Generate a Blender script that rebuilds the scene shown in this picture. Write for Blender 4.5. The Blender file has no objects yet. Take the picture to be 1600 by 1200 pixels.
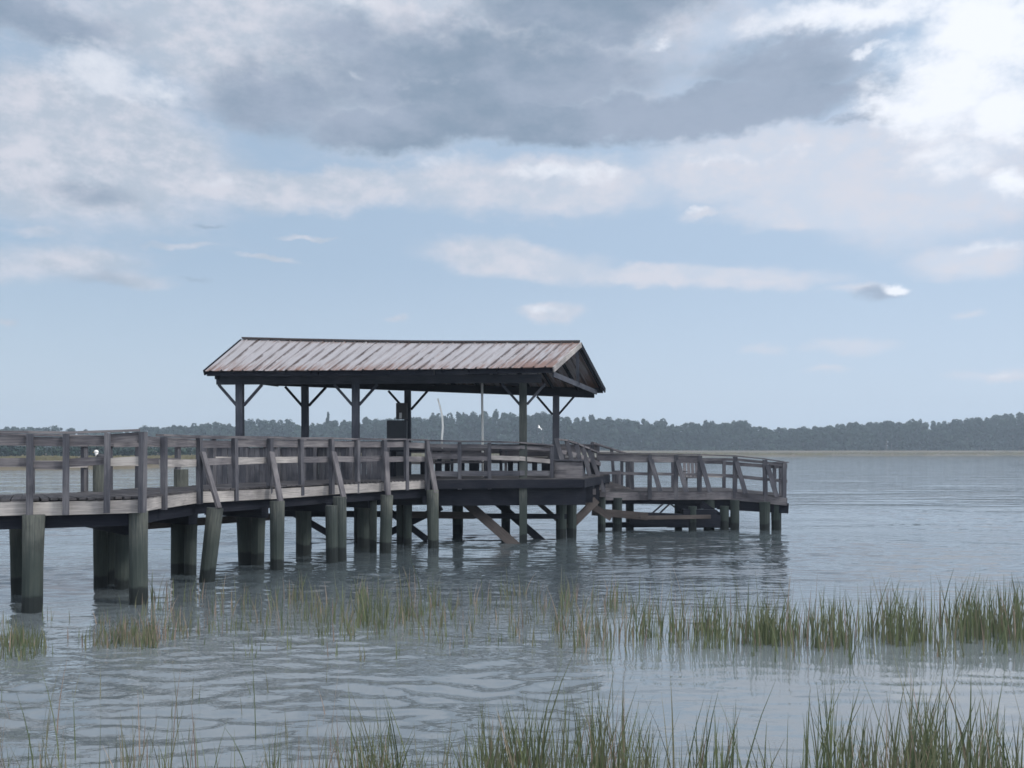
import bpy, math, random
from mathutils import Vector, noise as mnoise
random.seed(7)
R = math.radians
F = 1400.0; CZ = 2.65; HY = 704.0
SC = bpy.context.scene
COL = SC.collection

def P(px, d, z):
    """point at forward distance d (m) and height z, seen at photo column px"""
    return Vector(((px-800.0)*d/F, d, z))
def YW(yw):                       # forward distance of a water-level point at photo row yw
    return F*CZ/(yw-HY)
def ZY(y, d):                     # height of a point at photo row y, distance d
    return CZ-(y-HY)*d/F
def U(a, b): return random.uniform(a, b)

# ------------------------------------------------------------------ materials
def newmat(name):
    m = bpy.data.materials.new(name); m.use_nodes = True
    nt = m.node_tree; nt.nodes.clear()
    out = nt.nodes.new('ShaderNodeOutputMaterial')
    b = nt.nodes.new('ShaderNodeBsdfPrincipled')
    nt.links.new(b.outputs[0], out.inputs[0])
    return m, nt, b, out
def N(nt, typ, ins=None, **props):
    n = nt.nodes.new(typ)
    for k, v in props.items(): setattr(n, k, v)
    if ins:
        for k, v in ins.items():
            s = n.inputs[k]
            if isinstance(v, bpy.types.NodeSocket): nt.links.new(v, s)
            else: s.default_value = v
    return n
def math_(nt, op, a, b=None, c=None, clamp=False):
    n = nt.nodes.new('ShaderNodeMath'); n.operation = op; n.use_clamp = clamp
    for i, v in enumerate((a, b, c)):
        if v is None: continue
        if isinstance(v, bpy.types.NodeSocket): nt.links.new(v, n.inputs[i])
        else: n.inputs[i].default_value = v
    return n.outputs[0]
def mixc(nt, fac, a, b, blend='MIX'):
    n = nt.nodes.new('ShaderNodeMix'); n.data_type = 'RGBA'; n.blend_type = blend
    for i, v in ((0, fac), (6, a), (7, b)):
        if isinstance(v, bpy.types.NodeSocket): nt.links.new(v, n.inputs[i])
        elif i == 0: n.inputs[i].default_value = v
        else: n.inputs[i].default_value = (*v, 1) if len(v) == 3 else v
    return n.outputs[2]
def ramp(nt, fac, stops):
    n = nt.nodes.new('ShaderNodeValToRGB'); nt.links.new(fac, n.inputs[0])
    el = n.color_ramp.elements
    while len(el) > 1: el.remove(el[-1])
    for i, (p, c) in enumerate(stops):
        e = el[0] if i == 0 else el.new(p)
        e.position = p; e.color = (*c, 1) if len(c) == 3 else (c[0], c[0], c[0], 1)
    return n.outputs[0]
def smooth(nt, v, a, b, o0=0.0, o1=1.0):
    n = nt.nodes.new('ShaderNodeMapRange'); n.interpolation_type = 'SMOOTHSTEP'
    nt.links.new(v, n.inputs[0])
    for i, x in enumerate((a, b, o0, o1)): n.inputs[i+1].default_value = x
    return n.outputs[0]

def wood(name, dark, mid, light, tide=False, rough=.85):
    m, nt, b, out = newmat(name)
    uv = N(nt, 'ShaderNodeUVMap').outputs[0]
    mp = N(nt, 'ShaderNodeMapping', {'Vector': uv, 'Scale': (1.0, 22, 1)}).outputs[0]
    g = N(nt, 'ShaderNodeTexNoise', {'Vector': mp, 'Scale': 2.2, 'Detail': 6, 'Roughness': .65}).outputs[0]
    mp2 = N(nt, 'ShaderNodeMapping', {'Vector': uv, 'Scale': (.6, .75, 1)}).outputs[0]
    g2 = N(nt, 'ShaderNodeTexNoise', {'Vector': mp2, 'Scale': 1.6, 'Detail': 4}).outputs[0]
    s = math_(nt, 'ADD', math_(nt, 'MULTIPLY', g, .55), math_(nt, 'MULTIPLY', g2, .55))
    c = ramp(nt, s, [(.36, dark), (.52, mid), (.70, light)])
    tex = N(nt, 'ShaderNodeTexCoord').outputs['Object']
    sp = N(nt, 'ShaderNodeNewGeometry').outputs['Position']
    g3 = N(nt, 'ShaderNodeTexNoise', {'Vector': sp, 'Scale': 1.1, 'Detail': 5, 'Roughness': .6}).outputs[0]
    c = mixc(nt, smooth(nt, g3, .56, .72, 0, .5), c, tuple(x*.45 for x in dark))      # weather stains
    if tide:
        z = N(nt, 'ShaderNodeSeparateXYZ', {0: sp}).outputs[2]
        zn = math_(nt, 'ADD', z, math_(nt, 'MULTIPLY', math_(nt, 'SUBTRACT', g3, .5), .5))
        c = mixc(nt, smooth(nt, zn, 1.5, .7, 0, .75), c, (.030, .041, .038))            # algae
        c = mixc(nt, smooth(nt, zn, .31, .24, 0, .92), c, (.016, .020, .021))            # wet band with barnacles
    nt.links.new(c, b.inputs['Base Color'])
    b.inputs['Roughness'].default_value = rough
    b.inputs['Specular IOR Level'].default_value = .12
    bp = N(nt, 'ShaderNodeBump', {'Height': s, 'Strength': .5, 'Distance': .008}).outputs[0]
    nt.links.new(bp, b.inputs['Normal'])
    return m

M_RAIL = wood('weathered_rail_wood', (.036, .036, .044), (.084, .081, .092), (.20, .190, .196))
M_POST = wood('weathered_post_wood', (.028, .031, .040), (.062, .064, .077), (.135, .133, .145))
M_FASCIA = wood('pale_weathered_board', (.11, .105, .11), (.25, .238, .235), (.44, .415, .395))
M_DECK = wood('deck_board_wood', (.024, .024, .028), (.05, .049, .054), (.10, .095, .10))
M_DARK = wood('dark_shaded_timber', (.006, .008, .013), (.010, .012, .019), (.022, .024, .031))  # near-black wood, shade under deck and roof put into its colour
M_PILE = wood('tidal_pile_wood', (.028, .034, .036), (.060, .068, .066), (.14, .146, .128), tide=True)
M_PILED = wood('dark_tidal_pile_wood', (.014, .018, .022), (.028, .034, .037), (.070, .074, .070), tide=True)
M_BROWN = wood('brown_brace_timber', (.030, .026, .026), (.055, .048, .047), (.10, .088, .083))
M_TRUSS = wood('roof_timber', (.028, .033, .045), (.050, .056, .072), (.09, .095, .115))

def simple(name, col, rough=.6, metal=0.0, var=.15, scale=3.0):
    m, nt, b, out = newmat(name)
    p = N(nt, 'ShaderNodeTexCoord').outputs['Object']
    g = N(nt, 'ShaderNodeTexNoise', {'Vector': p, 'Scale': scale, 'Detail': 5}).outputs[0]
    c = mixc(nt, g, tuple(x*(1-var) for x in col), tuple(min(1, x*(1+var)) for x in col))
    nt.links.new(c, b.inputs['Base Color'])
    b.inputs['Roughness'].default_value = rough; b.inputs['Metallic'].default_value = metal
    return m
M_PVC = simple('white_plastic_pipe', (.62, .63, .62), .5)
M_BOX = simple('dark_painted_steel', (.028, .034, .045), .5, .0, .3)
M_BOXB = simple('brown_painted_box', (.055, .05, .055), .6, 0, .3)
M_TAG = simple('white_sticker', (.7, .7, .7), .6)
M_GULLW = simple('white_feathers', (.75, .75, .74), .8, 0, .05)
M_GULLD = simple('dark_grey_feathers', (.04, .042, .05), .8, 0, .2)
M_BEAK = simple('yellow_beak', (.5, .32, .05), .5, 0, .1)

# rusty metal roof sheet: uv.x metres along ridge, uv.y 0 (ridge) .. 1 (eave)
PITCH = .33
def roofmat():
    m, nt, b, out = newmat('rusted_ribbed_metal')
    uv = N(nt, 'ShaderNodeUVMap').outputs[0]
    s = N(nt, 'ShaderNodeSeparateXYZ', {0: uv})
    u, v = s.outputs[0], s.outputs[1]
    fr = math_(nt, 'FRACT', math_(nt, 'DIVIDE', u, PITCH))
    near = math_(nt, 'SUBTRACT', 1.0, math_(nt, 'MULTIPLY', math_(nt, 'ABSOLUTE', math_(nt, 'SUBTRACT', fr, .5)), 2.0))
    n1 = N(nt, 'ShaderNodeTexNoise', {'Vector': N(nt, 'ShaderNodeMapping', {'Vector': uv, 'Scale': (2.6, 2.2, 1)}).outputs[0], 'Scale': 1.3, 'Detail': 5, 'Roughness': .65}).outputs[0]
    n2 = N(nt, 'ShaderNodeTexNoise', {'Vector': N(nt, 'ShaderNodeMapping', {'Vector': uv, 'Scale': (9, 1.2, 1)}).outputs[0], 'Scale': 2.0, 'Detail': 6, 'Roughness': .7}).outputs[0]
    n3 = N(nt, 'ShaderNodeTexNoise', {'Vector': N(nt, 'ShaderNodeMapping', {'Vector': uv, 'Scale': (.5, 1.0, 1)}).outputs[0], 'Scale': 1.2, 'Detail': 3}).outputs[0]
    seam = smooth(nt, math_(nt, 'ADD', near, math_(nt, 'MULTIPLY', math_(nt, 'SUBTRACT', n1, .5), 1.5)), .66, .92)
    edge = math_(nt, 'ADD', smooth(nt, v, .62, 1.0, 0, .17), smooth(nt, v, .12, .0, 0, .14))
    cor = smooth(nt, u, 8.2, 10.3, 0, .16)
    st = math_(nt, 'ADD', math_(nt, 'ADD', n2, edge), math_(nt, 'ADD', cor, math_(nt, 'MULTIPLY', math_(nt, 'SUBTRACT', n3, .5), .35)))
    streak = smooth(nt, st, .54, .76)
    base = mixc(nt, n1, (.24, .24, .26), (.40, .39, .41))
    base = mixc(nt, smooth(nt, n2, .3, .6, 0, .35), base, (.19, .17, .17))
    c = mixc(nt, math_(nt, 'MULTIPLY', streak, .85), base, (.15, .072, .045))
    c = mixc(nt, math_(nt, 'MULTIPLY', seam, smooth(nt, N(nt, 'ShaderNodeTexNoise', {'Vector': N(nt, 'ShaderNodeMapping', {'Vector': uv, 'Scale': (1.7, .5, 1)}).outputs[0], 'Scale': 1.6, 'Detail': 2}).outputs[0], .36, .60, .35, .97)), c, (.050, .036, .034))
    nt.links.new(c, b.inputs['Base Color'])
    b.inputs['Roughness'].default_value = .55; b.inputs['Metallic'].default_value = .15
    return m
M_ROOF = roofmat()

# ------------------------------------------------------------------ mesh builder
class MB:
    def __init__(s): s.v = []; s.f = []; s.uv = []; s.mi = []
    def quad(s, pts, uvs, mi=0):
        i = len(s.v); s.v += [tuple(p) for p in pts]; s.f.append(tuple(range(i, i+len(pts)))); s.uv += uvs; s.mi.append(mi)
    def beam(s, a, b, w, h, hint=None, jit=.006, taper=1.0):
        a = Vector(a); b = Vector(b); ax = b-a; L = ax.length; ax.normalize()
        hint = Vector(hint) if hint is not None else Vector((0, 0, 1))
        if abs(ax.dot(hint.normalized())) > .95: hint = Vector((1, 0, 0))
        sd = ax.cross(hint).normalized(); up = sd.cross(ax).normalized()
        k = []
        for p, t in ((a, 1.0), (b, taper)):
            j1, j2 = U(-jit, jit), U(-jit, jit)
            for x, y in ((-1, -1), (1, -1), (1, 1), (-1, 1)):
                k.append(p+sd*(x*w*t/2+j1)+up*(y*h*t/2+j2))
        uo, vo = U(0, 50), U(0, 50); per = [0, w, w+h, 2*w+h, 2*w+2*h]
        for q in range(4):
            r = (q+1) % 4
            s.quad([k[q], k[r], k[4+r], k[4+q]], [(uo, vo+per[q]), (uo, vo+per[q+1]), (uo+L, vo+per[q+1]), (uo+L, vo+per[q])])
        s.quad([k[3], k[2], k[1], k[0]], [(uo, vo), (uo+.02, vo), (uo+.02, vo+h), (uo, vo+h)])
        s.quad([k[4], k[5], k[6], k[7]], [(uo, vo), (uo+.02, vo), (uo+.02, vo+h), (uo, vo+h)])
        return s
    def tube(s, pts, rad, n=12, cap=True, wob=0.0):
        rings = []; uo, vo = U(0, 50), U(0, 50); L = 0; Ls = []
        for i, p in enumerate(pts):
            p = Vector(p); q0 = Vector(pts[max(0, i-1)]); q1 = Vector(pts[min(len(pts)-1, i+1)])
            ax = (q1-q0).normalized(); hint = Vector((0, 1, 0)) if abs(ax.z) > .7 else Vector((0, 0, 1))
            e1 = ax.cross(hint).normalized(); e2 = ax.cross(e1)
            r = rad[i] if isinstance(rad, (list, tuple)) else rad
            rings.append([p+(e1*math.cos(2*math.pi*k/n)+e2*math.sin(2*math.pi*k/n))*r*(1+wob*mnoise.noise(Vector((k*.9+uo, p.z*1.3, vo)))) for k in range(n)])
            if i: L += (p-Vector(pts[i-1])).length
            Ls.append(L)
        base = len(s.v)
        for rg in rings: s.v += [tuple(p) for p in rg]
        r0 = rad[0] if isinstance(rad, (list, tuple)) else rad
        for i in range(len(rings)-1):
            for k in range(n):
                k2 = (k+1) % n
                s.f.append((base+i*n+k, base+i*n+k2, base+(i+1)*n+k2, base+(i+1)*n+k)); s.mi.append(0)
                a0, a1 = vo+2*math.pi*r0*k/n, vo+2*math.pi*r0*(k+1)/n
                s.uv += [(uo+Ls[i], a0), (uo+Ls[i], a1), (uo+Ls[i+1], a1), (uo+Ls[i+1], a0)]
        if cap:
            for rg, rev in ((0, True), (len(rings)-1, False)):
                idx = [base+rg*n+k for k in range(n)]
                if rev: idx.reverse()
                s.f.append(tuple(idx)); s.mi.append(0); s.uv += [(uo+.1*math.cos(k), vo+.1*math.sin(k)) for k in range(n)]
        return s
    def ellipsoid(s, c, r, seg=12, rings=8, rot=None):
        c = Vector(c); base = len(s.v)
        for i in range(rings+1):
            th = math.pi*i/rings
            for k in range(seg):
                ph = 2*math.pi*k/seg
                p = Vector((r[0]*math.sin(th)*math.cos(ph), r[1]*math.sin(th)*math.sin(ph), r[2]*math.cos(th)))
                if rot: p.rotate(rot)
                s.v.append(tuple(c+p))
        for i in range(rings):
            for k in range(seg):
                k2 = (k+1) % seg
                s.f.append((base+i*seg+k, base+(i+1)*seg+k, base+(i+1)*seg+k2, base+i*seg+k2)); s.mi.append(0); s.uv += [(0, 0)]*4
        return s
    def build(s, name, mat, parent=None, smooth=False, label=None):
        me = bpy.data.meshes.new(name)
        off = parent_world(parent)
        me.from_pydata([(x-off[0], y-off[1], z-off[2]) for x, y, z in s.v], [], s.f)
        mats = mat if isinstance(mat, (list, tuple)) else [mat]
        for m in mats: me.materials.append(m)
        if len(mats) > 1: me.polygons.foreach_set('material_index', s.mi)
        ul = me.uv_layers.new(name='UVMap'); ul.data.foreach_set('uv', [c for t in s.uv for c in t])
        if smooth: me.polygons.foreach_set('use_smooth', [True]*len(me.polygons))
        me.update()
        o = bpy.data.objects.new(name, me); COL.objects.link(o)
        if parent: o.parent = parent
        if label: o['label'] = label
        return o
def parent_world(p):
    v = Vector((0, 0, 0))
    while p is not None: v = v+p.location; p = p.parent
    return v
def tag(o, label, cat, group=None, kind=None):
    o['label'] = label
    if cat: o['category'] = cat
    if group: o['group'] = group
    if kind: o['kind'] = kind
    return o
def thing(name, label, cat, loc, group=None):
    o = bpy.data.objects.new(name, None); COL.objects.link(o); o.location = loc; o.empty_display_size = .3
    return tag(o, label, cat, group)
def struct(o): o['kind'] = 'structure'; return o

def pile(parent, x, y, ztop, r=.15, lean=(0, 0), label=None, mat=None):
    p = [(x+lean[0]*(z/ztop), y+lean[1]*(z/ztop), z) for z in (-1.2, -.3, .25, .8, ztop)]
    return MB().tube(p, [r*.93, r*.95, r*.98, r, r*1.04], 14, wob=.10).build('pile', mat or M_PILE, parent, smooth=False, label=label)

# =================================================================== WALKWAY
wk = thing('boardwalk', 'long weathered wooden boardwalk on round piles with railings, bending towards the roofed pier head', 'boardwalk', (-6.4, 16.0, 0))
wk.location = (-6.4, 16.0, 0)
ZD = 1.86
FR = [(-18.5, 9.85), (-11.6, 13.05), (-7.93, 14.75), (-6.40, 15.42), (-6.46, 16.4), (-6.37, 18.1), (-4.46, 21.9), (-2.38, 24.7)]
BK = [(-19.3, 11.5), (-12.4, 14.7), (-8.75, 16.35), (-8.15, 17.2), (-8.02, 18.0), (-7.85, 18.95), (-5.95, 22.7), (-4.9, 24.3)]
m = MB()
for i in range(len(FR)-1):
    f0, f1, b0, b1 = (Vector((*p, 0)) for p in (FR[i], FR[i+1], BK[i], BK[i+1]))
    n = max(3, int(round(max((f1-f0).length, (b1-b0).length)/.145)))
    for k in range(n):
        t = (k+.5)/n; wF = (f1-f0).length/n*.93; wB = (b1-b0).length/n*.93; ww = max(.06, (wF+wB)/2)
        a = f0.lerp(f1, t); b = b0.lerp(b1, t); dr = (b-a).normalized(); e = U(-.015, .02)
        zj = U(-.004, .004)
        m.beam(a-dr*(.05+e)+Vector((0, 0, ZD-.02+zj)), b+dr*(.04+e)+Vector((0, 0, ZD-.02-zj)), ww, .038)
m.build('deck', M_DECK, wk)
# outer edge boards and the beams below
def poly_off(pl, dist):
    out = []
    for i, p in enumerate(pl):
        a = Vector((*pl[max(0, i-1)], 0)); b = Vector((*pl[min(len(pl)-1, i+1)], 0)); t = (b-a).normalized()
        out.append(Vector((p[0]+t.y*dist, p[1]-t.x*dist, 0)))
    return out
FO = poly_off(FR, .02); BO = poly_off(BK, -.02)
for side, pl in (('f', FO), ('b', BO)):
    for i in range(len(pl)-1):
        a, b = pl[i], pl[i+1]; L = (b-a).length; n = max(1, int(round(L/2.3)))
        for k in range(n):
            m = MB(); z0 = 1.70+U(-.02, .02)
            m.beam(a.lerp(b, (k+.005)/n)+Vector((0, 0, z0+U(-.01, .01))), a.lerp(b, (k+.995)/n)+Vector((0, 0, z0+U(-.015, .015))), .045, .225)
            m.build('fascia_board', M_FASCIA if side == 'f' else M_RAIL, wk)
for q in (.07, .36, .64, .93):
    m = MB()
    pl = [Vector((*FR[i], 0)).lerp(Vector((*BK[i], 0)), q) for i in range(len(FR))]
    for i in range(len(pl)-1):
        m.beam(pl[i]+Vector((0, 0, 1.575)), pl[i+1]+Vector((0, 0, 1.575)), .09, .44)
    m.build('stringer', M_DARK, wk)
# front railing
def rail_posts(pl_pts, ztop, hint_off, name='rail_post', parent=wk, zbot=1.585, w=.095):
    for p, zt in zip(pl_pts, ztop):
        e = U(-.012, .012)
        MB().beam((p[0], p[1], zbot), (p[0]+e, p[1]+U(-.01, .01), zt), w, w, hint=hint_off).build(name, M_POST, parent)
FPX = [(-300, 12.6, 2.97), (-170, 13.4, 2.97), (-90, 13.9, 2.96), (-25, 14.3, 2.95), (47, 14.68, 2.95), (103, 14.9, 2.95), (167, 15.14, 2.975), (217, 15.33, 3.00),
       (250, 16.45, 2.93), (307, 18.05, 2.93), (363, 19.05, 2.94), (417, 20.05, 2.95), (467, 21.0, 2.945), (515, 21.85, 2.955), (555, 22.7, 2.945), (597, 23.45, 2.95), (632, 24.1, 2.95), (665, 24.65, 2.94)]
FP = [P(a, b, 0) for a, b, c in FPX]; FT = [c for a, b, c in FPX]
FP[:3] = [Vector((-16.6, 10.63, 0)), Vector((-14.1, 11.8, 0)), Vector((-12.3, 12.62, 0))]
FP[3] = Vector((-9.6, 13.88, 0))
def dirn(pts, i):
    a = pts[max(0, i-1)]; b = pts[min(len(pts)-1, i+1)]; v = Vector((b.x-a.x, b.y-a.y, 0)); return v.normalized()
for i, p in enumerate(FP):
    t = dirn(FP, i); o = Vector((t.y, -t.x, 0))*.075
    FP[i] = p+o*0
    MB().beam((p.x+o.x, p.y+o.y, 1.58+U(-.02, .02)), (p.x+o.x+U(-.015, .015), p.y+o.y, FT[i]-.03), .10, .10, hint=t).build('rail_post', M_POST, wk)
def railing(pts, zt, parent, segs=None, cap=True, upper=True, mid=True, zmid=-.52, capw=.15, th=.04, ub=.15, mb=.14, name='rail'):
    for i in range(len(pts)-1):
        if segs and i not in segs: continue
        a, b = pts[i], pts[i+1]; za, zb = zt[i], zt[i+1]; t = (b-a).normalized(); ex = t*.02
        if cap: MB().beam((a.x-ex.x, a.y-ex.y, za), (b.x+ex.x, b.y+ex.y, zb), capw, th).build('cap_rail', M_RAIL, parent)
        if upper:
            j = U(-.02, .01); MB().beam((a.x, a.y, za-.13+j), (b.x, b.y, zb-.13+j+U(-.015, .015)), .04, ub).build('upper_rail', M_RAIL, parent)
        if mid:
            j = U(-.02, .02); MB().beam((a.x, a.y, za+zmid+j), (b.x, b.y, zb+zmid+j+U(-.02, .02)), .04, mb).build('middle_rail', M_FASCIA if random.random() < .35 else M_RAIL, parent)
SEG = [(a, b) for a, b in zip(range(0, len(FP)-1), range(1, len(FP)))]
railing(FP[:8], FT[:8], wk)
railing(FP[8:], FT[8:], wk)
MB().beam(FP[7]+Vector((0, 0, 2.86)), FP[8]+Vector((0, 0, 2.80)), .04, .14).build('upper_rail', M_RAIL, wk)
# back railing
BPX = []
def resample(pl, step):
    out = []; 
    for i in range(len(pl)-1):
        a, b = pl[i], pl[i+1]; n = max(1, int(round((b-a).length/step)))
        for k in range(n): out.append(a.lerp(b, k/n))
    out.append(pl[-1]); return out
BPi = [Vector((*p, 0)) for p in BK]
BP = resample(BPi, 1.05)
BT = [2.93+U(-.015, .02) for _ in BP]
for i, p in enumerate(BP):
    t = dirn(BP, i); o = Vector((-t.y, t.x, 0))*.07
    MB().beam((p.x+o.x, p.y+o.y, 1.60), (p.x+o.x+U(-.02, .02), p.y+o.y, BT[i]-.03), .095, .095, hint=t).build('rail_post', M_POST, wk)
railing(BP, BT, wk, ub=.13, mb=.13)
# piles of the boardwalk:  (px, waterline row, top z, r, lean x)
PF = [(-330, 0, 12.2), (50, 957, 0), (217, 943, 0), (323, 911, 0), (433, 892, 0), (532, 877, 0), (602, 864, 0), (677, 856, 0)]
pile(wk, -13.7, 11.75, 1.60); pile(wk, -14.5, 13.7, 1.50); pile(wk, -10.9, 13.0, 1.60); pile(wk, -11.6, 14.9, 1.5)
tops = {50: 1.60, 217: 1.60, 323: 1.50, 433: 1.54, 532: 1.55, 602: 1.50, 677: 1.58}
for px, yw, _ in PF[1:]:
    d = YW(yw); q = P(px, d, 0)
    pile(wk, q.x, q.y, tops[px], .155 if px > 60 else .16, lean=(.16, .02) if px == 323 else (U(-.05, .05), U(-.04, .04)))
for px, yw, zt, r, lx in [(31, 928, 1.35, .15, -.02), (168, 913, 1.35, .16, -.02), (191, 921, 1.35, .14, .02), (280, 897, 1.35, .17, 0), (297, 899, 1.35, .13, .03),
                          (384, 882, 1.35, .17, -.05), (403, 884, 1.35, .15, .02), (474, 868, 1.35, .19, 0), (519, 879, 1.35, .14, -.02), (568, 858, 1.35, .17, 0), (583, 862, 1.35, .10, 0)]:
    q = P(px, YW(yw), 0); pile(wk, q.x, q.y, zt, r, lean=(lx, 0))
for px, d, zt, r in ((157, 17.3, 2.43, .13), (283, 19.6, 2.24, .15)):
    q = P(px, d, 0); pile(wk, q.x, q.y, zt, r)
# cross caps over the piles
for a, b in (((-7.98, 14.85), (-8.8, 16.6)), ((-6.75, 15.85), (-8.3, 17.6)), ((-6.45, 18.1), (-8.0, 19.1)), ((-5.5, 19.95), (-7.1, 20.9)), ((-4.45, 21.8), (-5.9, 22.6)), ((-3.7, 23.4), (-5.2, 24.3)), ((-2.4, 24.9), (-3.6, 26.2)), ((-13.85, 12.1), (-14.6, 13.9)), ((-11.05, 13.4), (-11.7, 15.1))):
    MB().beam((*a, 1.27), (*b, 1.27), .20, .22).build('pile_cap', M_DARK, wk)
# sloping outriggers from rail post to pile head
for pp, qq in ((9, 3), (11, 4), (13, 5), (15, 6), (17, 7)):
    p = FP[pp]; px, yw, _ = PF[qq]; d = YW(yw); q = P(px, d, 0); lx = .17 if px == 323 else .02
    t = dirn(FP, pp); o = Vector((t.y, -t.x, 0))*.16
    MB().beam((p.x+o.x*.8, p.y+o.y*.8, 2.62), (q.x+lx+o.x*.5, q.y+o.y*.5, 1.50), .05, .15, hint=t).build('brace', M_RAIL, wk)
# dangling low ledger seen below the bend
MB().beam(P(232, 18.6, 1.10), P(420, 22.6, .98), .06, .17).build('ledger', M_BROWN, wk)

# =================================================================== PAVILION (roofed pier head)
pv = thing('pier_pavilion', 'open pier pavilion with rust streaked ribbed metal gable roof on braced timber posts', 'pavilion', (-2.5, 27.0, 0))
# deck polygon corners
D0 = Vector((-8.55, 24.35, 0)); D1 = Vector((-2.30, 24.75, 0)); D2 = Vector((2.05, 25.7, 0)); D3 = Vector((3.3, 30.3, 0)); D4 = Vector((-7.3, 29.6, 0))
m = MB()
nb = 42
for k in range(nb):                                         # boards running along X, stacked in depth
    t = (k+.5)/nb
    a = D0.lerp(D4, t); b = D2.lerp(D3, t); mid = Vector((-2.30, D1.y+(30.0-D1.y)*t, 0)); sp_ = 5.2/nb*.92
    m.beam(a+Vector((0, 0, ZD-.02)), mid+Vector((0, 0, ZD-.02)), sp_, .04)
    m.beam(mid+Vector((0, 0, ZD-.02)), b+Vector((0, 0, ZD-.02)), 4.6/nb*.92, .04)
m.build('deck', M_DECK, pv)
def up(v, z): return Vector((v.x, v.y, z))
for a, b in ((D0, D1), (D1, D2), (D2, D3), (D3, D4), (D4, D0)):
    L = (b-a).length; n = max(1, int(round(L/3.2)))
    for k in range(n):
        MB().beam(up(a.lerp(b, k/n+.002), 1.71), up(b.lerp(a, 1-(k+1)/n+.002), 1.71), .05, .24).build('fascia_board', M_DARK, pv)
for q in (.05, .3, .55, .8, .97):
    m = MB(); a = D0.lerp(D4, q); b = D1.lerp(Vector((-2.3, 30, 0)), q); c = D2.lerp(D3, q)
    m.beam(up(a, 1.37), up(b, 1.37), .12, .46); m.beam(up(b, 1.37), up(c, 1.34), .12, .52)
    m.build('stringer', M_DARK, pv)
# roof posts
A1 = P(375.5, 25.6, 0); A2 = P(556, 25.6, 0); A3 = P(818, 25.5, 0)
B1 = P(477.5, 27.9, 0); B2 = P(637.5, 28.6, 0); B3 = P(868, 29.2, 0)
ztF = [4.56, 4.57, 4.58]; ztB = [4.66, 4.58, 4.44]
pmb = {}
for p, zt, zb, w in ((A1, ztF[0], 1.3, .20), (A2, ztF[1], 1.3, .20), (A3, ztF[2], -1.0, .22), (B1, ztB[0], 1.3, .20), (B2, ztB[1], 1.3, .20), (B3, ztB[2], 1.3, .21)):
    MB().beam((p.x, p.y, zb), (p.x+U(-.02, .02), p.y, zt), w, w, hint=(0, 1, 0), jit=.01).build('post', M_PILE if zb < 0 else M_TRUSS, pv)
def knee(p, zt, t, ln=.52, mat=M_TRUSS):
    for s_ in (-1, 1):
        MB().beam(Vector((p.x, p.y, zt-.62))+t*s_*.10, Vector((p.x, p.y, zt-.03))+t*s_*(.10+ln), .07, .09, hint=(0, 1, 0)).build('knee_brace', mat, pv)
tF = (A3-A1).normalized(); tB = (B3-B1).normalized()
for p, z in zip((A1, A2, A3), ztF): knee(p, z, tF)
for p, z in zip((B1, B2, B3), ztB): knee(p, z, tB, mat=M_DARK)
# eave beams
FB0 = P(339, 25.7, 4.665); FB1 = P(846, 25.35, 4.69)
BB0 = P(432, 27.8, 4.79); BB1 = P(928, 30.3, 4.56)
MB().beam(FB0, FB1, .12, .24).build('eave_beam', M_TRUSS, pv)
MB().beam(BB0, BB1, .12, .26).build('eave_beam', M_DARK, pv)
# roof surface
EL = P(321, 25.1, 4.84); RL = P(379, 27.3, 5.99); BL = P(432, 29.0, 4.86)
ER = P(863, 24.0, 4.84); RR = P(906, 27.2, 5.88); BR = P(944, 30.4, 4.70)
def roof_pt(u, v, eL, eR, sag=.05):
    a = RL.lerp(RR, u); b = eL.lerp(eR, u)
    p = a.lerp(b, v); p.z -= sag*math.sin(math.pi*u)*(1-v*.6)
    return p
def slope(eL, eR, flip):
    m = MB(); L = (RR-RL).length; n = int(L/PITCH)
    nrm = (RR-RL).cross(eL-RL).normalized()
    if nrm.z < 0: nrm = -nrm
    prof = []
    for k in range(n+1):
        u0 = k*PITCH
        for du, h in ((0.0, 0), (.13, 0), (.150, .028), (.180, .028), (.20, 0)):
            if u0+du < L: prof.append((u0+du, h))
    prof.append((L, 0)); vs = [0, .2, .4, .6, .8, 1.0]
    edge_j = [U(-.012, .015) for _ in prof]
    grid = []
    for j, v in enumerate(vs):
        grid.append([roof_pt(u/L, v+(edge_j[i] if v == 1 else 0), eL, eR)+nrm*(h+.05) for i, (u, h) in enumerate(prof)])
    for j in range(len(vs)-1):
        for i in range(len(prof)-1):
            q = [grid[j][i], grid[j][i+1], grid[j+1][i+1], grid[j+1][i]]; w = [(prof[i][0], vs[j]), (prof[i+1][0], vs[j]), (prof[i+1][0], vs[j+1]), (prof[i][0], vs[j+1])]
            if flip: q.reverse(); w.reverse()
            m.quad(q, w)
    # thin underside
    for i in range(len(prof)-1):
        q = [roof_pt(prof[i][0]/L, v, eL, eR)+nrm*.035 for v in (0, 1)]; r = [roof_pt(prof[i+1][0]/L, v, eL, eR)+nrm*.035 for v in (0, 1)]
        m.quad([q[0], r[0], r[1], q[1]], [(prof[i][0], 0), (prof[i+1][0], 0), (prof[i+1][0], 1), (prof[i][0], 1)])
    return m, nrm
rf = bpy.data.objects.new('roof', None); COL.objects.link(rf); rf.parent = pv; rf.location = (0, 0, 4.8); rf['label'] = 'rust streaked metal gable roof'
m, nF = slope(EL, ER, False); m.build('metal_sheet', M_ROOF, rf)
m, nB = slope(BL, BR, True); m.build('metal_sheet', M_ROOF, rf)
m = MB()
for k in range(8):
    a = roof_pt(k/8, 0, EL, ER)+Vector((0, 0, .085)); b = roof_pt((k+1)/8, 0, EL, ER)+Vector((0, 0, .085))
    m.beam(a, b, .20, .05, jit=.002)
m.build('ridge_cap', simple('dark_rusted_cap', (.045, .035, .035), .7), rf)
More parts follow.
